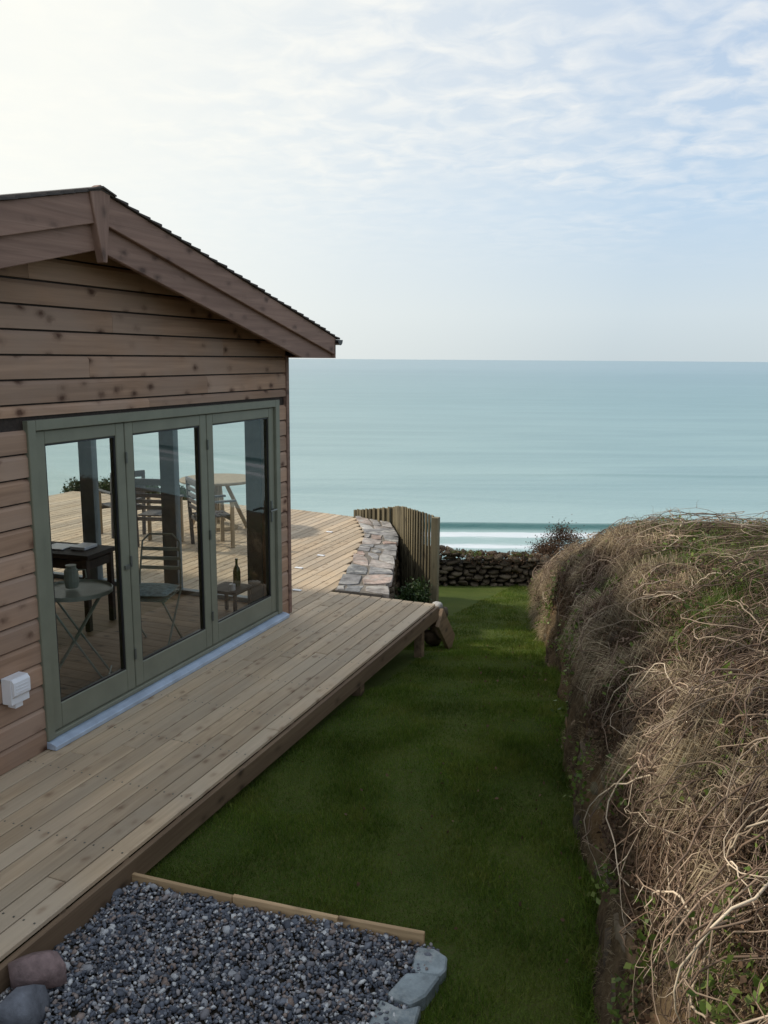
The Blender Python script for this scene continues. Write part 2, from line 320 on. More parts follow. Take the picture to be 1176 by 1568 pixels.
ex=G(np.array([-B,B,B,-B, -B,-360,-360,-B, 360,B,B,360]),np.array([ye,ye,B,B, y0,y0,ye,ye, y0,y0,ye,ye]),np.full(12,SZ))
V=np.concatenate([V,ex]); F=np.concatenate([F,nV+np.arange(12).reshape(3,4)])
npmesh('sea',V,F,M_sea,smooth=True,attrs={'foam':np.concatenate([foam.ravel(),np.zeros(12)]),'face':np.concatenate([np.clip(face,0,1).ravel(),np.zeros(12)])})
# ---------------------------------------------------------------- deck
deck=empty('timber_deck'); WX=-3.93; DX=-2.69
mb=MB(); bw=.121; gap=.009
innx=[-12,-6.58,-5.47,-4.72,-4.35,-3.84]; inny=[12.55,12.5,12.3,10.98,9.8,8.2]
x=DX-.0; k=0; nails=MB()
while x-bw>-11.5:
    x0,x1=x-bw,x; xm=(x0+x1)/2
    ye=8.12 if xm>-3.84 else float(np.interp(xm,innx,inny)); ys=-2.5 if xm>WX-.06 else 7.2
    jo=[ys]+sorted([q for q in ([1.2+ (k*1.7)%3.6, 1.2+(k*1.7)%3.6+3.6] if ys<0 else [8.6+(k*1.3)%2.4]) if ys+.4<q<ye-.4])+[ye]
    for a,b_ in zip(jo[:-1],jo[1:]): mb.box(x0,x1-gap,a+.002,b_-.002,-.028,random.uniform(-.0015,.0015),.98 if k==0 else None)
    for yy in np.arange(ys+.3,ye,.6):
        for xx in(x0+.025,x1-gap-.025): nails.box(xx-.004,xx+.004,yy-.004,yy+.004,0,.0022,.5)
    x-=bw; k+=1
mb.obj('deck_boards',M_deck,deck,bevel=.004); nails.obj('deck_screws',M_metal,deck)
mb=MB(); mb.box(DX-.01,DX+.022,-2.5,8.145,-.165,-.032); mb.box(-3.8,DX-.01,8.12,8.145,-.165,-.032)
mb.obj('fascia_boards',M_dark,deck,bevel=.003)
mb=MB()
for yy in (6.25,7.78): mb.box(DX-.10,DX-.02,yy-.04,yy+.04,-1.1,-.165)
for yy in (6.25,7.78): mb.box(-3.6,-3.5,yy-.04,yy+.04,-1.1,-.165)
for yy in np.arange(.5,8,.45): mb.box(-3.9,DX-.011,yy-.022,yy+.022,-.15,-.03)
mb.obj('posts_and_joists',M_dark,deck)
mb=MB()
for (x_,y_) in ((-4.25,8.0),(-4.75,9.6),(-5.3,11.0),(-4.7,8.9)): mb.box(x_-.05,x_+.05,y_-.025,y_+.025,.002,.012)
mb.obj('vent_plates',M_white,deck,bevel=.003)
# ---------------------------------------------------------------- house
house=empty('wooden_cabin'); RY=4.33; RZ=3.48; SL=.238; HX=-9.9; Y0=1.39; Y1=7.27
D0,D1,DZ=3.96,7.07,2.115
mb=MB(); p=.1475; z=-.0
while z<3.4:
    zt=z+p; zm=z+p*.5
    ya,yb=Y0,Y1-.05
    if zm>2.38:
        h=(RZ-.10-zm)/SL; ya,yb=max(Y0,RY-h),min(Y1-.05,RY+h)
    if yb-ya<.15: break
    segs=[(ya,D0),(D1,yb)] if zm<DZ else [(ya,yb)]
    if zm>=DZ:
        j=random.uniform(3.,6.4); segs=[(ya,j-.001),(j+.001,yb)] if ya+.5<j<yb-.5 else segs
    for a,b_ in segs:
        zz=DZ+.02 if (zm>=DZ and z<DZ) else z
        mb.prism([(WX-.022,zz+.005),(WX,zz+.005),(WX,zt-.030),(WX-.014,zt-.008),(WX-.022,zt-.006)],1,a,b_)
    z=zt
mb.obj('gable_cladding',M_clad,house)
mb=MB()
mb.prism([(Y0,0),(D0,0),(D0,DZ),(D1,DZ),(D1,0),(Y1-.03,0),(Y1-.03,2.5),(RY,3.36),(Y0,2.65)],0,WX-.14,WX-.024)
mb.obj('gable_wall_core',M_bench,house)
mb=MB()
mb.box(WX-.035,WX+.012,Y1-.052,Y1+.0,0,2.52); mb.obj('corner_trim',M_barge,house,bevel=.004)
mb=MB(); mb.box(HX,WX-.14,Y0,Y0+.12,0,2.8); mb.box(HX,HX+.12,Y0+.12,Y1,0,2.6)
mb.prism([(Y0,2.45),(RY,3.2),(Y1,2.45),(Y1,2.52),(RY,3.28),(Y0,2.55)],0,HX,WX-.15)
mb.obj('inner_walls_and_ceiling',M_wall,house)
mb=MB()
for yy in np.arange(Y0+.12,Y1,.14): mb.box(HX,WX-.03,yy,min(yy+.138,Y1),.0,.075)
mb.obj('floor',M_floor,house,bevel=.002)
mb=MB()
for xc in (-4.27,-5.28,-6.32,-7.36,-8.4,-9.4): mb.box(xc-.088,xc+.088,Y1-.11,Y1-.02,.04,2.12)
mb.box(-9.8,WX-.14,Y1-.112,Y1-.018,2.1,2.2); mb.box(-9.8,WX-.15,Y1-.108,Y1-.022,.0,.12)
mb.obj('sea_side_door_frames',M_frame2,house,bevel=.004)
mb=MB(); mb.box(-9.8,WX-.03,Y1-.1,Y1-.01,2.2,2.52); mb.box(WX-.3,WX-.035,Y1-.1,Y1-.01,0,2.2); mb.obj('sea_side_cladding',M_clad,house)
mb=MB(); mb.add([(-9.7,Y1-.065,.1),(-4.1,Y1-.065,.1),(-4.1,Y1-.065,2.12),(-9.7,Y1-.065,2.12)],[(0,1,2,3)]); mb.obj('sea_side_glazing',M_glass,house)
roofm=MB()
for s in(-1,1):
    yE=RY+s*3.33
    roofm.prism([(RY,RZ-.005),(yE,RZ-.005-SL*3.33),(yE,RZ-.10-SL*3.33),(RY,RZ-.10)][::s],0,HX-.3,-3.63)
roofm.obj('roof_deck',M_dark,house)
mb=MB()
for s in(-1,1):
    nst=30
    for i in range(nst):
        a=i/nst*3.36; b_=(i+1)/nst*3.36+.012
        mb.prism([(RY+s*a,RZ+.004-SL*a),(RY+s*b_,RZ+.018-SL*b_),(RY+s*b_,RZ+.001-SL*b_),(RY+s*a,RZ-.003-SL*a)][::s],0,HX-.32,-3.575-random.uniform(0,.012))
mb.prism([(RY-.12,RZ-.012),(RY,RZ+.022),(RY+.12,RZ-.012),(RY+.12,RZ-.02),(RY,RZ+.01),(RY-.12,RZ-.02)],0,HX-.32,-3.57)
mb.obj('felt_shingles',M_felt,house)
mb=MB(); e=RY+3.30
for s in(-1,1):
    E=RY+s*3.30
    mb.prism([(RY,RZ-.003),(E,RZ-.003-SL*3.3),(E,RZ-.165-SL*3.3),(RY,RZ-.185)][::s],0,-3.632,-3.60,r=.6)
    yc=RY+s*((RZ-.345-2.5)/SL)
    mb.prism([(RY,RZ-.16),(E,RZ-.16-SL*3.3),(E,2.5),(yc,2.5),(RY,RZ-.345)][::s],0,-3.665,-3.634,r=.35)
mb.obj('barge_boards',M_barge,house,bevel=.004)
mb=MB()
q5=[(RY-.10,RZ-.02),(RY,RZ+.03),(RY+.08,RZ-.01),(RY+.025,RZ-.42),(RY-.01,RZ-.42)]
mb.prism(q5,0,-3.64,-3.585,r=.7)
mb.obj('ridge_finial_board',wood('finial_wood',(.32,.205,.155),(.24,.145,.11),'Z',var=.1),house,bevel=.004)
mb=MB(); mb.box(HX-.3,-3.667,Y1+.002,e-.022,2.5,2.515); mb.box(HX-.3,-3.60,e-.02,e,2.5,2.68)
mb.obj('eaves_soffit_fascia',M_barge,house)
mb=MB(); gzc=2.675
prof=[(e+.055+.05*math.cos(t),gzc+.05*math.sin(t)) for t in np.linspace(math.pi,2*math.pi,9)]+[(e+.055+.042*math.cos(t),gzc+.042*math.sin(t)) for t in np.linspace(2*math.pi,math.pi,9)]
mb.prism(prof,0,HX-.3,-3.58); mb.prism([(e+.055+.052*math.cos(t),gzc+.052*math.sin(t)) for t in np.linspace(math.pi,2*math.pi,9)],0,-3.58,-3.573); mb.obj('gutter',M_black,house)
# doors
doors=empty('folding_glass_doors',house); fx=WX+.004
mb=MB()
mb.box(WX-.10,fx+.012,D0,D0+.065,.055,DZ); mb.box(WX-.10,fx+.012,D1-.075,D1,.055,DZ); mb.box(WX-.10,fx+.012,D0+.065,D1-.075,DZ-.065,DZ)
mb.box(WX-.098,fx+.006,D0+.065,D1-.075,.055,.085)
mb.obj('outer_frame',M_frame,doors,bevel=.004)
leafs=[(4.028,4.868),(4.876,5.885),(5.893,6.99)]
mb=MB(); gl=MB(); gk=MB()
for a,b_ in leafs:
    xa,xb=WX-.07,WX-.008; st=.088
    mb.box(xa,xb,a,a+st,.09,DZ-.07); mb.box(xa,xb,b_-st,b_,.09,DZ-.07)
    mb.box(xa+.001,xb-.001,a+st,b_-st,.09,.26); mb.box(xa+.001,xb-.001,a+st,b_-st,DZ-.07-.085,DZ-.07)
    g0,g1,z0,z1=a+st,b_-st,.26,DZ-.155; w=.012
    for (c0,c1,d0,d1) in ((g0,g0+w,z0,z1),(g1-w,g1,z0,z1),(g0+w,g1-w,z0,z0+w),(g0+w,g1-w,z1-w,z1)): gk.box(xb-.022,xb-.010,c0,c1,d0,d1)
    gl.add([(xb-.03,g0,z0),(xb-.03,g1,z0),(xb-.03,g1,z1),(xb-.03,g0,z1)],[(0,1,2,3)])
mb.obj('door_leaves',M_frame,doors,bevel=.005); gk.obj('glazing_gaskets',M_black,doors); gl.obj('door_glass',M_glass,doors)
mb=MB()
mb.box(WX-.006,WX+.004,6.905,6.935,.98,1.18); mb.tube([(WX+.002,6.92,1.1),(WX+.05,6.92,1.1),(WX+.052,6.80,1.1)],.010)
for yy in (5.889,4.872):
    for zz in (.35,1.05,1.8): mb.tube([(WX+.0,yy,zz-.04),(WX+.0,yy,zz+.04)],.009)
mb.box(WX-.008,WX+.008,4.80,4.85,1.0,1.03)
mb.obj('handles_and_hinges',M_metal,doors,bevel=.002)
mb=MB(); mb.prism([(WX-.02,.054),(WX+.03,.05),(WX+.075,.035),(WX+.075,.005),(WX-.02,.005)],1,D0-.0,D1+.03); mb.obj('threshold_sill',M_sill,doors,bevel=.002)
mb=MB(); mb.box(WX+.002,WX+.075,3.63,3.77,.44,.60,mi=0); mb.prism([(WX+.076,.60),(WX+.095,.58),(WX+.095,.50),(WX+.076,.48)],1,3.635,3.765)
mb.box(WX+.002,WX+.06,3.67,3.73,.405,.439,mi=0)
for i in range(3): mb.box(WX+.095,WX+.098,3.65,3.75,.515+i*.02,.522+i*.02)
mb.obj('outdoor_power_socket',M_white,bevel=.008,seg=2)
# ---------------------------------------------------------------- furniture
def garden_chair(x,y,rot):
    mb=MB()
    for sx in(-.23,.23):
        mb.box(sx-.02,sx+.02,-.24,-.19,0,.62,mi=1); mb.beam((sx,.20,0),(sx,.25,.9),.04,.045,mi=0,up=(0,1,0))
        mb.box(sx-.03,sx+.03,-.27,.24,.62,.645)
    for i in range(6): mb.box(-.21,.21,-.22+i*.073,-.22+i*.073+.06,.42,.44)
    for i in range(5): mb.box(-.21,.21,.226+i*.004,.244+i*.004,.52+i*.08,.57+i*.08)
    mb.box(-.21,.21,-.235,-.195,.36,.41); mb.box(-.21,.21,.19,.22,.36,.41); mb.box(-.25,.25,.24,.27,.88,.93)
    return mb.obj('garden_chair',[M_chair,M_chairl],bevel=.004,loc=(x,y,0),rotz=rot)
garden_chair(-7.05,9.35,math.pi+.25); garden_chair(-6.35,9.55,math.pi-.7); garden_chair(-7.95,9.7,math.pi+1.1)
mb=MB(); mb.lathe([(.02,.70),(.55,.70),(.56,.715),(.56,.73),(.55,.74),(.02,.74)],(0,0,0),36)
for k in range(4):
    a=k*math.pi/2+.4; mb.beam((.1*math.cos(a),.1*math.sin(a),.7),(.42*math.cos(a),.42*math.sin(a),0),.05,.05,mi=0)
mb.lathe([(.05,.0),(.05,.7)],(0,0,0),12); mb.lathe([(.28,.0),(.28,.05),(.1,.08)],(0,0,0),20)
mb.obj('round_garden_table',M_chairl,loc=(-6.95,10.65,0.003))
FZ=.078
mb=MB(); mb.lathe([(.01,.705),(.262,.705),(.275,.70),(.275,.725),(.268,.73),(.262,.715),(.01,.715)],(0,0,0),32)
for s in(-1,1):
    for sy in(-.14,.14): mb.tube([(s*.22,sy,0),(0,sy*.9,.36),(-s*.2,sy*.8,.70)],.0085)
    mb.tube([(s*.22,-.14,.06),(s*.22,.14,.06)],.006); 
mb.lathe([(.045,.73),(.055,.78),(.05,.86),(.035,.88),(.04,.9)],(-.02,.03,0),14)
mb.tube([(.03,.03,.86),(.08,.03,.86),(.085,.03,.80),(.035,.03,.77)],.006)
mb.obj('bistro_table',M_tin,loc=(-4.42,4.82,FZ),rotz=.6)
def bistro_chair(x,y,rot):
    mb=MB()
    for s in(-.18,.18):
        mb.tube([(s,-.22,0),(s,.0,.24),(s,.2,.45),(s,.22,.6),(s*.9,.26,.86)],.009,mi=0); mb.tube([(s*.9,.24,0),(s*.9,0,.24),(s*.9,-.2,.45)],.009)
    mb.tube([(-.162,.26,.86),(-.1,.27,.92),(.1,.27,.92),(.162,.26,.86)],.009)
    for z in(.62,.70,.78): mb.box(-.17,.17,.215+(z-.6)*.15,.225+(z-.6)*.15,z,z+.03)
    for i in range(6): mb.box(-.18,.18,-.2+i*.068,-.2+i*.068+.05,.45,.462)
    n=8
    vs=[];q=[(-1+2*i/n) for i in range(n+1)]
    for s in(1,-1):
        for a in q:
            for b_ in q:
                h=.032*(1-a**4)*(1-b_**4); vs.append((a*.19*(1-.05*b_*b_),b_*.19*(1-.05*a*a),.497+s*h))
    fs=[]
    for s in(0,1):
        for i in range(n):
            for j in range(n):
                t=s*(n+1)**2+i*(n+1)+j; f=(t,t+n+1,t+n+2,t+1); fs.append(f if s==0 else f[::-1])
    mb.add(vs,fs,.5,1)
    return mb.obj('bistro_folding_chair',[M_tin,M_cush],loc=(x,y,FZ),rotz=rot)
bistro_chair(-4.40,5.70,.3); bistro_chair(-4.48,4.28,math.pi-.3)
mb=MB(); mb.box(-.45,.45,-.22,.22,.66,.70)
for sx in(-.4,.4):
    for sy in(-.18,.18): mb.box(sx-.025,sx+.025,sy-.025,sy+.025,0,.66)
mb.box(-.42,.42,-.19,.19,.56,.64); mb.box(-.12,.1,-.1,.12,.702,.712,.5,1); mb.box(.15,.3,-.05,.15,.702,.73,.5,1)
mb.obj('side_table',[M_bench,M_white],loc=(-5.6,5.95,FZ),rotz=.1,bevel=.004)
mb=MB(); mb.box(-.16,.16,-.16,.16,.24,.27)
for sx in(-.13,.13):
    for sy in(-.13,.13): mb.box(sx-.015,sx+.015,sy-.015,sy+.015,0,.24)
mb.obj('low_stool',M_bench,loc=(-4.3,6.75,FZ),bevel=.003)
mb=MB(); mb.lathe([(.03,0),(.036,.01),(.036,.14),(.03,.17),(.013,.20),(.012,.25),(.015,.255),(.015,.265)],(0,0,0),16); mb.obj('wine_bottle',M_bottle,loc=(-4.27,6.82,FZ+.27),smooth=True)
mb=MB(); mb.lathe([(.028,0),(.03,.05),(.028,.06)],(0,0,0),14); mb.lathe([(.004,.06),(.002,.075)],(0,0,0),6); mb.obj('candle',M_white,loc=(-4.22,6.66,FZ+.27))
# ---------------------------------------------------------------- gravel + edging
gz0=-.135
mb=MB(); mb.prism([(-2.68,-2.5),(-1.12,-2.5),(-1.12,3.33),(-2.68,3.20)],2,-.3,gz0-.03); bed=mb.obj('gravel_bed',M_soil)
n=21000; gx=rng.uniform(-2.67,-1.06,n); gy_=rng.uniform(1.6,3.34,n); kk=(gy_<3.19+.085*(gx+2.69)); gx,gy_=gx[kk],gy_[kk]
P=np.stack([gx,gy_,gz0-.025+rng.uniform(0,.03,len(gx))+.008*np.sin(gx*7)*np.sin(gy_*6)],-1); s=rng.uniform(.0065,.0135,len(gx))*(1+.9*(rng.random(len(gx))>.94))
S=np.stack([s*rng.uniform(.9,1.6,len(s)),s,s*rng.uniform(.45,.8,len(s))],-1)
scatter_rocks('gravel_stones',P,S,templates(16,1,.5),M_gravel,bed,tilt=.5)
mb=MB()
pts=[(-2.71,3.205),(-2.1,3.25),(-1.55,3.30),(-1.13,3.345)]
for (a,b_),(c,d) in zip(pts[:-1],pts[1:]): mb.beam((a,b_,-.178),(c-.004,d,-.18+random.uniform(-.006,.006)),.022,.15)
mb.obj('timber_edging',M_edge,bevel=.003)
slabs=[[(-1.15,3.28),(-1.07,3.30),(-1.00,3.27),(-.98,3.19),(-.995,3.14),(-1.12,3.11)],[(-1.13,3.085),(-1.06,3.115),(-.985,3.12),(-1.005,2.99),(-1.05,2.92),(-1.16,2.94)],
 [(-1.18,2.915),(-1.07,2.90),(-1.01,2.95),(-.99,2.80),(-1.08,2.71),(-1.17,2.75)],[(-1.19,2.73),(-1.08,2.685),(-1.0,2.74),(-1.01,2.5),(-1.2,2.47)],[(-1.2,2.455),(-1.01,2.48),(-1.02,2.2),(-1.22,2.22)]]
for i,pl in enumerate(slabs):
    mb=MB(); mb.prism(pl[::-1],2,-.24,-.120+(-.010,.006,-.006,.004,0)[i]); mb.obj('edging_stone_slab',M_slab,bevel=.008,seg=1)
scatter_rocks('rock',np.array([[-2.56,2.44,-.08]]),np.array([[.12,.12,.10]]),templates(1,2,.05,True,10,.55),M_rock,yaw=.5,tilt=.1,r=np.array([.2]))
scatter_rocks('rock',np.array([[-2.47,2.27,-.10]]),np.array([[.12,.09,.09]]),templates(1,2,.05,True,10,.55),M_rock,yaw=.9,tilt=.3,r=np.array([.9]))
# ---------------------------------------------------------------- retaining wall with cap stones
ret=empty('stone_retaining_wall')
inn=[(-3.88,8.14),(-4.10,8.95),(-4.37,9.8),(-4.54,10.4),(-4.74,10.98),(-5.07,11.6),(-5.49,12.3)]
out=[(-3.28,8.18),(-3.50,8.95),(-3.78,9.67),(-4.03,10.4),(-4.28,11.1),(-4.58,11.65),(-4.95,12.3)]
def ci(L,t):
    t=t*(len(L)-1); i=min(int(t),len(L)-2); f=t-i; return np.array(L[i])*(1-f)+np.array(L[i+1])*f
mb=MB(); K=24
vs=[];fs=[]
for k in range(K+1):
    a=ci(inn,k/K);b_=ci(out,k/K); vs+=[(a[0]+.02,a[1],.014),(b_[0]-.04,b_[1],.014),(b_[0]+.0,b_[1],-1.5),(a[0],a[1],-1.5)]
for k in range(K):
    for j in range(3): fs.append((k*4+j,k*4+j+1,k*4+j+5,k*4+j+4))
fs.append((0,1,2,3)); mb.add(vs,fs); mb.obj('wall_core',M_mortar,ret)
mb=MB(); cuts=[0]
while cuts[-1]<1: cuts.append(min(1,cuts[-1]+random.uniform(.055,.12)))
sk=[random.uniform(-.035,.035) for _ in cuts]
for ii,(a,b_) in enumerate(zip(cuts[:-1],cuts[1:])):
    nc=random.choice([1,2,2,3]); base_=[0]+sorted([(j+1)/nc+random.uniform(-.14,.14) for j in range(nc-1)])+[1.06]
    s0,s1=(sk[ii] if ii else 0),(sk[ii+1] if b_<1 else 0)
    for c,d in zip(base_[:-1],base_[1:]):
        def T(t,u_,sh): return t+sh*(u_-.5)*2
        corners=[(T(a,c,s0),c),((a+b_)/2,c),(T(b_,c,s1),c),(T(b_,(c+d)/2,s1),(c+d)/2),(T(b_,d,s1),d),((a+b_)/2,d),(T(a,d,s0),d),(T(a,(c+d)/2,s0),(c+d)/2)]
        cen=ci(inn,(a+b_)/2)*(1-(c+d)/2)+ci(out,(a+b_)/2)*(c+d)/2; pl=[]
        for ki,(t,u_) in enumerate(corners):
            t=min(max(t,0),1); q=ci(inn,t)*(1-u_)+ci(out,t)*u_; dd=q-cen; ln=np.linalg.norm(dd); cut=.06 if ki in(0,2,4,6) and random.random()<.6 else .014
            pl.append(tuple(cen+dd*(1-cut/ln)+np.array([random.uniform(-.014,.014) for _ in(0,1)])))
        mb.prism(pl,2,-.03,random.uniform(.018,.030))
mb.obj('cap_slabs',M_cap,ret,bevel=.006,seg=2)
tm=templates(12,2,.25,True,7,.6); P=[];S=[]
for t in np.linspace(0,1,30):
    for z in np.arange(-.07,-1.3,-.11):
        q=ci(out,t); P.append((q[0]-.07-z*.05+random.uniform(-.02,.02),q[1],z+random.uniform(-.02,.02))); S.append((.08,.10,.06))
for xx in np.arange(-3.75,-3.3,.14):
    for z in np.arange(-.09,-.8,-.12): P.append((xx,8.23,z)); S.append((.08,.07,.06))
scatter_rocks('face_stones',np.array(P),np.array(S),tm,M_drystone,ret,tilt=.2,yaw=.3)
# ---------------------------------------------------------------- fence
fen=empty('garden_fence'); Apt,Bpt,Cpt=np.array([-5.55,12.5,.07]),np.array([-4.62,11.96,.27]),np.array([-3.36,10.06,.545])
mb=MB()
for p0,p1,n_ in ((Apt,Bpt,11),(Bpt,Cpt,21)):
    d=p1-p0; dn=d[:2]/np.linalg.norm(d[:2]); nr=np.array([dn[1],-dn[0]])
    for i in range(n_):
        for lay in(0,1):
            t=(i+.5*lay+.25)/n_; q=p0+d*t; bow=.10*math.sin(math.pi*t); c=q[:2]+nr*(bow+(.018 if lay else 0)); w=.098 if not lay else .05
            a=c-dn*w/2; b_=c+dn*w/2
            gb=-1.3; top=q[2]+.10*math.sin(math.pi*t)*(1 if n_==21 else 0)*.5+(.012*lay)+random.uniform(-.006,.006)
            th=nr*.016
            mb.add([(*a,gb),(*b_,gb),(*(b_+th),gb),(*(a+th),gb),(*a,top),(*b_,top),(*(b_+th),top),(*(a+th),top)],[(0,1,2,3),(4,7,6,5),(0,4,5,1),(1,5,6,2),(2,6,7,3),(3,7,4,0)])
mb.box(Cpt[0]-.04,Cpt[0]+.05,Cpt[1]-.06,Cpt[1]+.03,-1.3,Cpt[2]-.01); 
mb.obj('fence_battens',M_fence,fen,bevel=.003)
mb=MB()
mb.box(-.02,.02,-.30,.30,-.11,.11,M=Matrix.Translation((-2.66,8.36,-.36))@Matrix.Rotation(math.radians(-44),4,'X')); mb.obj('leaning_plank',M_dark,bevel=.004)
scatter_rocks('pale_stone',np.array([[-2.82,8.55,-.15]]),np.array([[.08,.06,.04]]),tm,M_cap,tilt=.1,r=np.array([1.]))
scatter_rocks('stone_pile',np.array([[-2.82,8.57,-.27],[-2.8,8.6,-.45],[-2.98,8.6,-.36],[-2.9,8.65,-.55],[-3.1,8.65,-.5]]),np.array([[.12,.11,.10]]*5),tm,M_drystone,tilt=.1)
# ---------------------------------------------------------------- dry stone wall across the end
dsw=empty('dry_stone_wall'); mb=MB()
P=[];S=[]
def wtop(X): return np.interp(X,[-6,1,3,8],[-.84,-.88,-1.03,-1.10])+.03*np.sin(X*3.1)
mb.add([tuple(G(x_,y_,z_)) for x_ in(-7.,9.) for (y_,z_) in((14.9,-2.2),(15.3,-2.2),(15.25,-1.12),(14.95,-1.12))],[(0,1,2,3),(4,7,6,5),(0,3,7,4),(3,2,6,7),(2,1,5,6)])
mb.obj('wall_core',M_soil,dsw)
for row in range(10):
    x_=-7+random.uniform(0,.2)
    while x_<8:
        w=random.uniform(.08,.26); zz=wtop(x_)-.04-row*.08
        P.append(G(x_+w/2,14.9+random.uniform(-.03,.03)-.01*row,zz+random.uniform(-.015,.015))); S.append((w*.54,.12,random.uniform(.038,.052))); x_+=w
        if row==0: P.append(G(x_,15.15,wtop(x_)-.03+random.uniform(-.02,.03))); S.append((w*.6,.18,.05))
scatter_rocks('wall_stones',np.array(P),np.array(S),tm,M_drystone,dsw,yaw=A,tilt=.15)
def nz(P,f,o=0.): return np.array([noise.noise(Vector(p)*f+Vector((o,o,o))) for p in P])
Xw=rng.uniform(-5,6,16000); P=G(Xw,14.86+rng.uniform(-.14,.28,16000),wtop(Xw)-rng.exponential(.16,16000)+.04); k=nz(P,2.2)>-.1; P=P[k]
V,F,R=leaves(P,rng.uniform(.02,.05,len(P))); npmesh('ivy_on_wall',V,F,M_brown,R,dsw)
Xw=rng.uniform(-5,6,9000); P=G(Xw,15.0+rng.uniform(-.15,.25,9000),wtop(Xw)-.02); P=P[nz(P,1.8,4.)>-.05]
V,F,R=blades(P,np.array([0,0,1.])+rng.normal(0,.5,P.shape),rng.uniform(.04,.12,len(P)),.008,.9); npmesh('grass_on_wall',V,F,M_grass,R,dsw)
# ---------------------------------------------------------------- hedge bank
hedge=empty('hedge_bank'); Yb=np.arange(-3,15.6,.05); qb=np.concatenate([np.linspace(0,.86,90),[.9,.95,1]])
def disp(P): return np.array([noise.fractal(Vector(p)*2.6,1.,2.,3)*.05+noise.fractal(Vector(p)*9,1.,2.,3)*.018 for p in P.reshape(-1,3)]).reshape(P.shape[:-1])
YY,QQ=np.meshgrid(Yb,qb,indexing='ij'); P,nn=bankP(YY,QQ)
P=P+nn*disp(P)[...,None]
m,N,b=newmat('bank_earth',.95,.1); tc=tcoord(N)
c=N.mix(N.ramp(N.noise(tc,3,6),[(.4,0.),(.62,1.)]),(.05,.034,.021),(.15,.10,.055)); c=N.mix(N.ramp(N.noise(tc,22,5),[(.45,0.),(.7,.8)]),c,(.19,.135,.075))
c=N.mix(N.ramp(N.noise(tc,1.6,4,.6),[(.55,0.),(.68,.7)]),c,(.24,.14,.065))
N.l(c,b.inputs['Base Color']); N.bump(N.noise(tc,30,6,.7),.9,.04,b.inputs['Normal'])
npmesh('bank_earth',P,gridfaces(*YY.shape),m,None,hedge,smooth=True)
n=360; Yr=rng.uniform(2,14.5,n); q=rng.uniform(0,.42,n); P,nn=bankP(Yr,q); P=P-nn*.035; s=rng.uniform(.03,.11,n)
S=np.stack([s*.6,s*1.3,s*.85],-1)
nb=26; Yr=np.concatenate([rng.uniform(2.2,5.2,14),rng.uniform(5,11,12)]); q=rng.uniform(.04,.36,nb); P2,n2_=bankP(Yr,q); P2=P2-n2_*.055; s=rng.uniform(.13,.24,nb); S2=np.stack([s*.35,s*1.1,s*1.15],-1)
scatter_rocks('bank_stones',np.concatenate([P,P2]),np.concatenate([S,S2]),templates(12,2,.35,True,9,.5),M_bankstone,hedge,yaw=A-.12,tilt=.2)
def samp(n,y0,y1,q0,q1,near=1.4):
    u_=rng.random(n)**near; Y=y0+(y1-y0)*u_; q=rng.uniform(q0,q1,n); P,nn=bankP(Y,q); return P,nn,Y,q
def mat_stems(n,y0,y1,q0,q1,K,step,rad,h0,hm,m=4,near=1.4,wander=.5,down=.0,thr=None,qmin=.34):
    Y=y0+(y1-y0)*rng.random(n)**near; q=rng.uniform(q0,q1,n)
    if thr is not None:
        P0,_=bankP(Y,q); k=nz(P0,2.3,7.)+rng.normal(0,.12,n)>thr; Y,q=Y[k],q[k]; n=len(Y)
    a=rng.uniform(0,2*math.pi,n); st=rng.uniform(*step,n); curl=rng.normal(0,.22,n)
    h_0=rng.uniform(*h0,n); h_m=rng.uniform(*hm,n); qm=qmin+rng.normal(0,.07,n)+.06*np.sin(Y*4)
    Ys_=np.zeros((n,K)); Qs=np.zeros((n,K))
    for k in range(K):
        Ys_[:,k]=Y; Qs[:,k]=q; Y=Y+st*np.cos(a); dens=np.where(q<.55,.42,.33)
        q=np.clip(q+st*(np.sin(a)-down)*dens,np.clip(qm,.12,.6),.86); a=a+curl+rng.normal(0,wander*.4,n)
    P,nn=bankP(Ys_.ravel(),Qs.ravel()); t=np.tile(np.linspace(0,1,K),n)
    h=np.repeat(h_0,K)+np.repeat(h_m,K)*np.sin(np.pi*t)+rng.normal(0,.005,n*K)
    pts=(P+nn*h[:,None]).reshape(n,K,3)
    V,F,R=tubes(pts,rng.uniform(*rad,n),m); return V,F,R,pts
V,F,R,_=mat_stems(21000,1.4,14,.32,.84,7,(.015,.05),(.0012,.003),(.0,.09),(.0,.05),3,thr=-.14,wander=.8,qmin=.29)
npmesh('bramble_twigs',V,F,M_twig,R*.85,hedge)
V,F,R,pts=mat_stems(1600,1.4,12.5,.36,.84,14,(.025,.06),(.002,.0055),(.02,.09),(.02,.14),5,1.5,.55,.15,thr=-.15,qmin=.29)
npmesh('bramble_stems',V,F,M_twig,.2+R*.8,hedge,smooth=True)
sp_=pts[:, 2:13:2].reshape(-1,3); sp_=sp_[rng.random(len(sp_))>.2]
V,F,R,_=stems(sp_,rng.normal(0,1,sp_.shape),6,rng.uniform(.008,.022,len(sp_)),rng.uniform(.001,.0024,len(sp_)),3,.7,.12)
npmesh('bramble_side_shoots',V,F,M_twig,R,hedge)
P,nn,Y,q=samp(34,2.3,8,.35,.6); V,F,R,_=stems(P,nn+rng.normal(0,.5,P.shape)+np.array([0,0,.2]),14,rng.uniform(.015,.035,len(P)),.0035,5,.4,.16)
npmesh('arching_canes',V,F,M_twig,.4+R*.6,hedge,smooth=True)
P,nn,Y,q=samp(160000,1.5,14.5,.24,.86); k=(nz(P,2.6)>-.04)&(q>.32+.07*np.sin(Y*4)+rng.normal(0,.05,len(Y))); P,nn=P[k],nn[k]
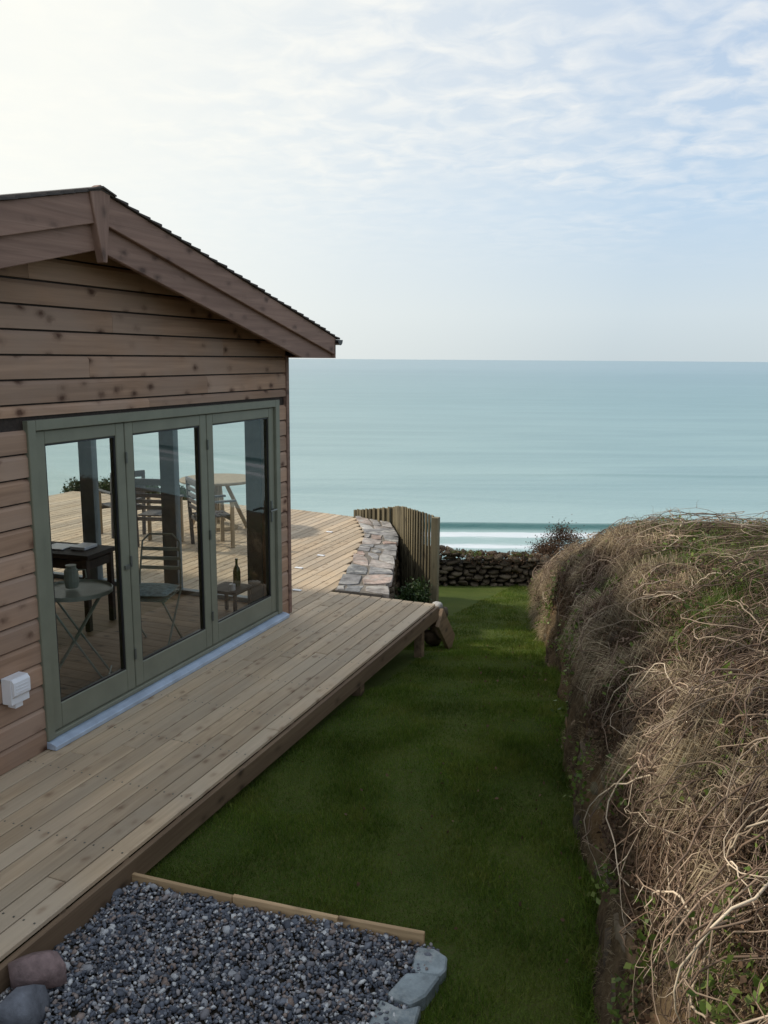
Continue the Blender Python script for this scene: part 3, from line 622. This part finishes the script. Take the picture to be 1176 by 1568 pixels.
D=nn*.5+rng.normal(0,.5,P.shape)+np.array([0,0,-.1]); V,F,R=blades(P-nn*.01,D,rng.uniform(.03,.13,len(P)),rng.uniform(.0016,.0035,len(P)),1.4)
npmesh('dry_grass',V,F,M_dry,R,hedge)
yc=rng.uniform(2.2,11,90); qc=rng.uniform(.34,.6,90); idx=np.repeat(np.arange(90),130); Yt=yc[idx]+rng.normal(0,.05,len(idx)); qt=np.clip(qc[idx]+rng.normal(0,.02,len(idx)),.3,.8)
P,nn=bankP(Yt,qt); D=nn*.7+rng.normal(0,.22,P.shape)+np.array([0,0,-.2]); V,F,R=blades(P+nn*.03,D,rng.uniform(.12,.30,len(P)),.0028,2.2)
npmesh('hanging_dead_grass',V,F,M_dry,.35+R*.65,hedge)
P,nn,Y,q=samp(9000,9.2,11.5,.05,.6,1.); D=nn*.4+rng.normal(0,.4,P.shape)+np.array([0,0,-.3]); V,F,R=blades(P,D,rng.uniform(.06,.2,len(P)),.005,1.)
npmesh('dry_grass_end',V,F,M_dry,.4+R*.6,hedge)
# small roots, moss and grass on the exposed lower face
P,nn,Y,q=samp(26000,2,13,.02,.4,1.3); k=nz(P,4.,2.)>.08; P,nn=P[k],nn[k]; V,F,R=blades(P,nn*.5+rng.normal(0,.5,P.shape)+np.array([0,0,.1]),rng.uniform(.015,.06,len(P)),.0025,1.)
npmesh('face_grass',V,F,M_dry,R*.6,hedge)
P,nn,Y,q=samp(130000,1.5,14.5,.40,.88); nv=nz(P,1.9,3.); k=((nv>.12)&(rng.random(len(Y))<.55))|((q>.56)&(Y>4.2)&(nv>-.3)&(rng.random(len(Y))<.6)); P,nn,q,Y=P[k],nn[k],q[k],Y[k]
D=np.array([0,0,1.])+rng.normal(0,.4,P.shape); V,F,R=blades(P,D,rng.uniform(.05,.14,len(P))*(1+.8*((q>.60)&(rng.random(len(q))<.3))),rng.uniform(.0025,.0048,len(P)),.8)
npmesh('green_grass_tufts',V,F,M_green,R,hedge)
P,nn,Y,q=samp(28000,1.5,13,.10,.85); k=nz(P,3.4)>.26; P,nn=P[k],nn[k]; V,F,R=leaves(P+nn*rng.uniform(.02,.12,(len(P),1)),rng.uniform(.018,.042,len(P)))
npmesh('ivy_and_weed_leaves',V,F,M_green,R,hedge)
P,nn,Y,q=samp(80000,1.5,13,.22,.85); k=nz(P,2.1)>-.15; P,nn=P[k],nn[k]; V,F,R=leaves(P+nn*rng.uniform(.0,.09,(len(P),1)),rng.uniform(.010,.030,len(P)))
npmesh('withered_leaves',V,F,M_brown,R,hedge)
Yw=rng.uniform(2.8,14,12000); Xw=baseX(Yw)+rng.normal(-.02,.05,12000); P=G(Xw,Yw,ground(Yw)); k=nz(P,2.5)>-.1; P=P[k]
V,F,R=blades(P,np.array([0,0,1.])+rng.normal(0,.45,P.shape),rng.uniform(.04,.11,len(P)),.004,.6); npmesh('weeds_at_foot',V,F,M_grass,R,hedge)
# ---------------------------------------------------------------- shrubs
def shrub(name,c,rad,nl,ls,mat,tw=60):
    c=np.array(c); e=empty(name); 
    cl=norm(rng.normal(0,1,(26,3)))*rng.uniform(.45,.9,(26,1))*np.array(rad)
    ci_=rng.integers(0,26,nl); P=c+cl[ci_]+rng.normal(0,.17,(nl,3))*np.array(rad); k=P[:,2]>c[2]-rad[2]; P=P[k]
    V,F,R=leaves(P,rng.uniform(ls*.6,ls*1.3,len(P))); npmesh('foliage',V,F,mat,R,e)
    b0=np.repeat(c[None]-np.array([0,0,rad[2]]),tw,0)+rng.normal(0,.05,(tw,3)); D=rng.normal(0,.6,(tw,3))+np.array([0,0,1.])
    V,F,R,_=stems(b0,D,9,max(rad)*.17,.006,4,.25,0.); npmesh('branches',V,F,M_twig,R*.4,e); return e
shrub('shrub',(-3.32,9.15,-.45),(.20,.36,.40),3600,.04,M_dkleaf)
shrub('bush',G(3.30,15.6,-1.22),(.72,.55,.62),30000,.03,M_brown,tw=160)
for i in range(5): shrub('shrub',(-9.3-i*.55+random.uniform(-.1,.1),12.9,-.02),(.35,.3,.2),1800,.05,M_dkleaf,tw=20)
# ---------------------------------------------------------------- world, sun, camera
el=math.radians(36); az=math.radians(96)
sd=Vector((-math.sin(az)*math.cos(el),math.cos(az)*math.cos(el),math.sin(el)))
w=bpy.data.worlds.new('World'); scn.world=w; w.use_nodes=True; N=NT(w.node_tree); bg=w.node_tree.nodes['Background']
sky=N.n('ShaderNodeTexSky',sky_type='NISHITA'); sky.sun_disc=False; sky.sun_elevation=el; sky.sun_rotation=-az; sky.dust_density=2.5
tc=N.n('ShaderNodeTexCoord').outputs['Generated']; se=N.n('ShaderNodeSeparateXYZ'); N.l(tc,se.inputs[0]); zz=N.math('MAXIMUM',se.outputs[2],0.)
base=N.ramp(zz,[(0,(6.3,7.2,7.6)),(.05,(6.7,7.7,8.3)),(.16,(5.5,7.1,8.8)),(.30,(5.5,6.8,8.5)),(1,(5.5,6.6,8.2))])
gl=N.vmath('DOT_PRODUCT',tc,tuple(Vector((-.80,.52,.30)).normalized())).outputs['Value']
glow=N.ramp(gl,[(.62,0.),(.82,.45),(.97,1.)])
den=N.math('ADD',zz,.07); pv=N.n('ShaderNodeCombineXYZ'); N.l(N.math('DIVIDE',se.outputs[0],den),pv.inputs[0]); N.l(N.math('DIVIDE',se.outputs[1],den),pv.inputs[1])
n1=N.noise(pv.outputs[0],6.5,5,.55,.5); n2=N.noise(pv.outputs[0],1.1,4,.5,.4)
cl=N.math('MULTIPLY',N.ramp(n1,[(.38,0.),(.66,1.)]),N.ramp(n2,[(.36,.25),(.58,1.)])); cl=N.math('MULTIPLY',cl,N.ramp(zz,[(.09,0.),(.24,1.)]))
c=N.mix(.92,sky.outputs[0],base)
c=N.mix(N.math('MULTIPLY',cl,.85),c,(8.8,9.0,9.1))
c=N.mix(N.math('MULTIPLY',glow,.85),c,(10.4,10.3,9.4))
N.l(c,bg.inputs[0]); bg.inputs[1].default_value=.1
sl_=bpy.data.lights.new('sun','SUN'); sl_.energy=3.4; sl_.angle=math.radians(4); sl_.color=(1,.93,.80)
so=bpy.data.objects.new('sun',sl_); scn.collection.objects.link(so); so.rotation_euler=(-sd).to_track_quat('-Z','Y').to_euler()
cam=bpy.data.cameras.new('camera'); co=bpy.data.objects.new('camera',cam); scn.collection.objects.link(co); scn.camera=co
cam.sensor_fit='VERTICAL'; cam.sensor_height=36; cam.lens=30; cam.clip_start=.05; cam.clip_end=100000
co.matrix_world=Matrix.Translation((0,0,2.5))@Matrix.Rotation(A,4,'Z')@Matrix.Rotation(math.radians(90-10.2),4,'X')@Matrix.Rotation(math.radians(.4),4,'Z')
scn.view_settings.view_transform='Standard'; scn.view_settings.look='None'; scn.view_settings.exposure=0
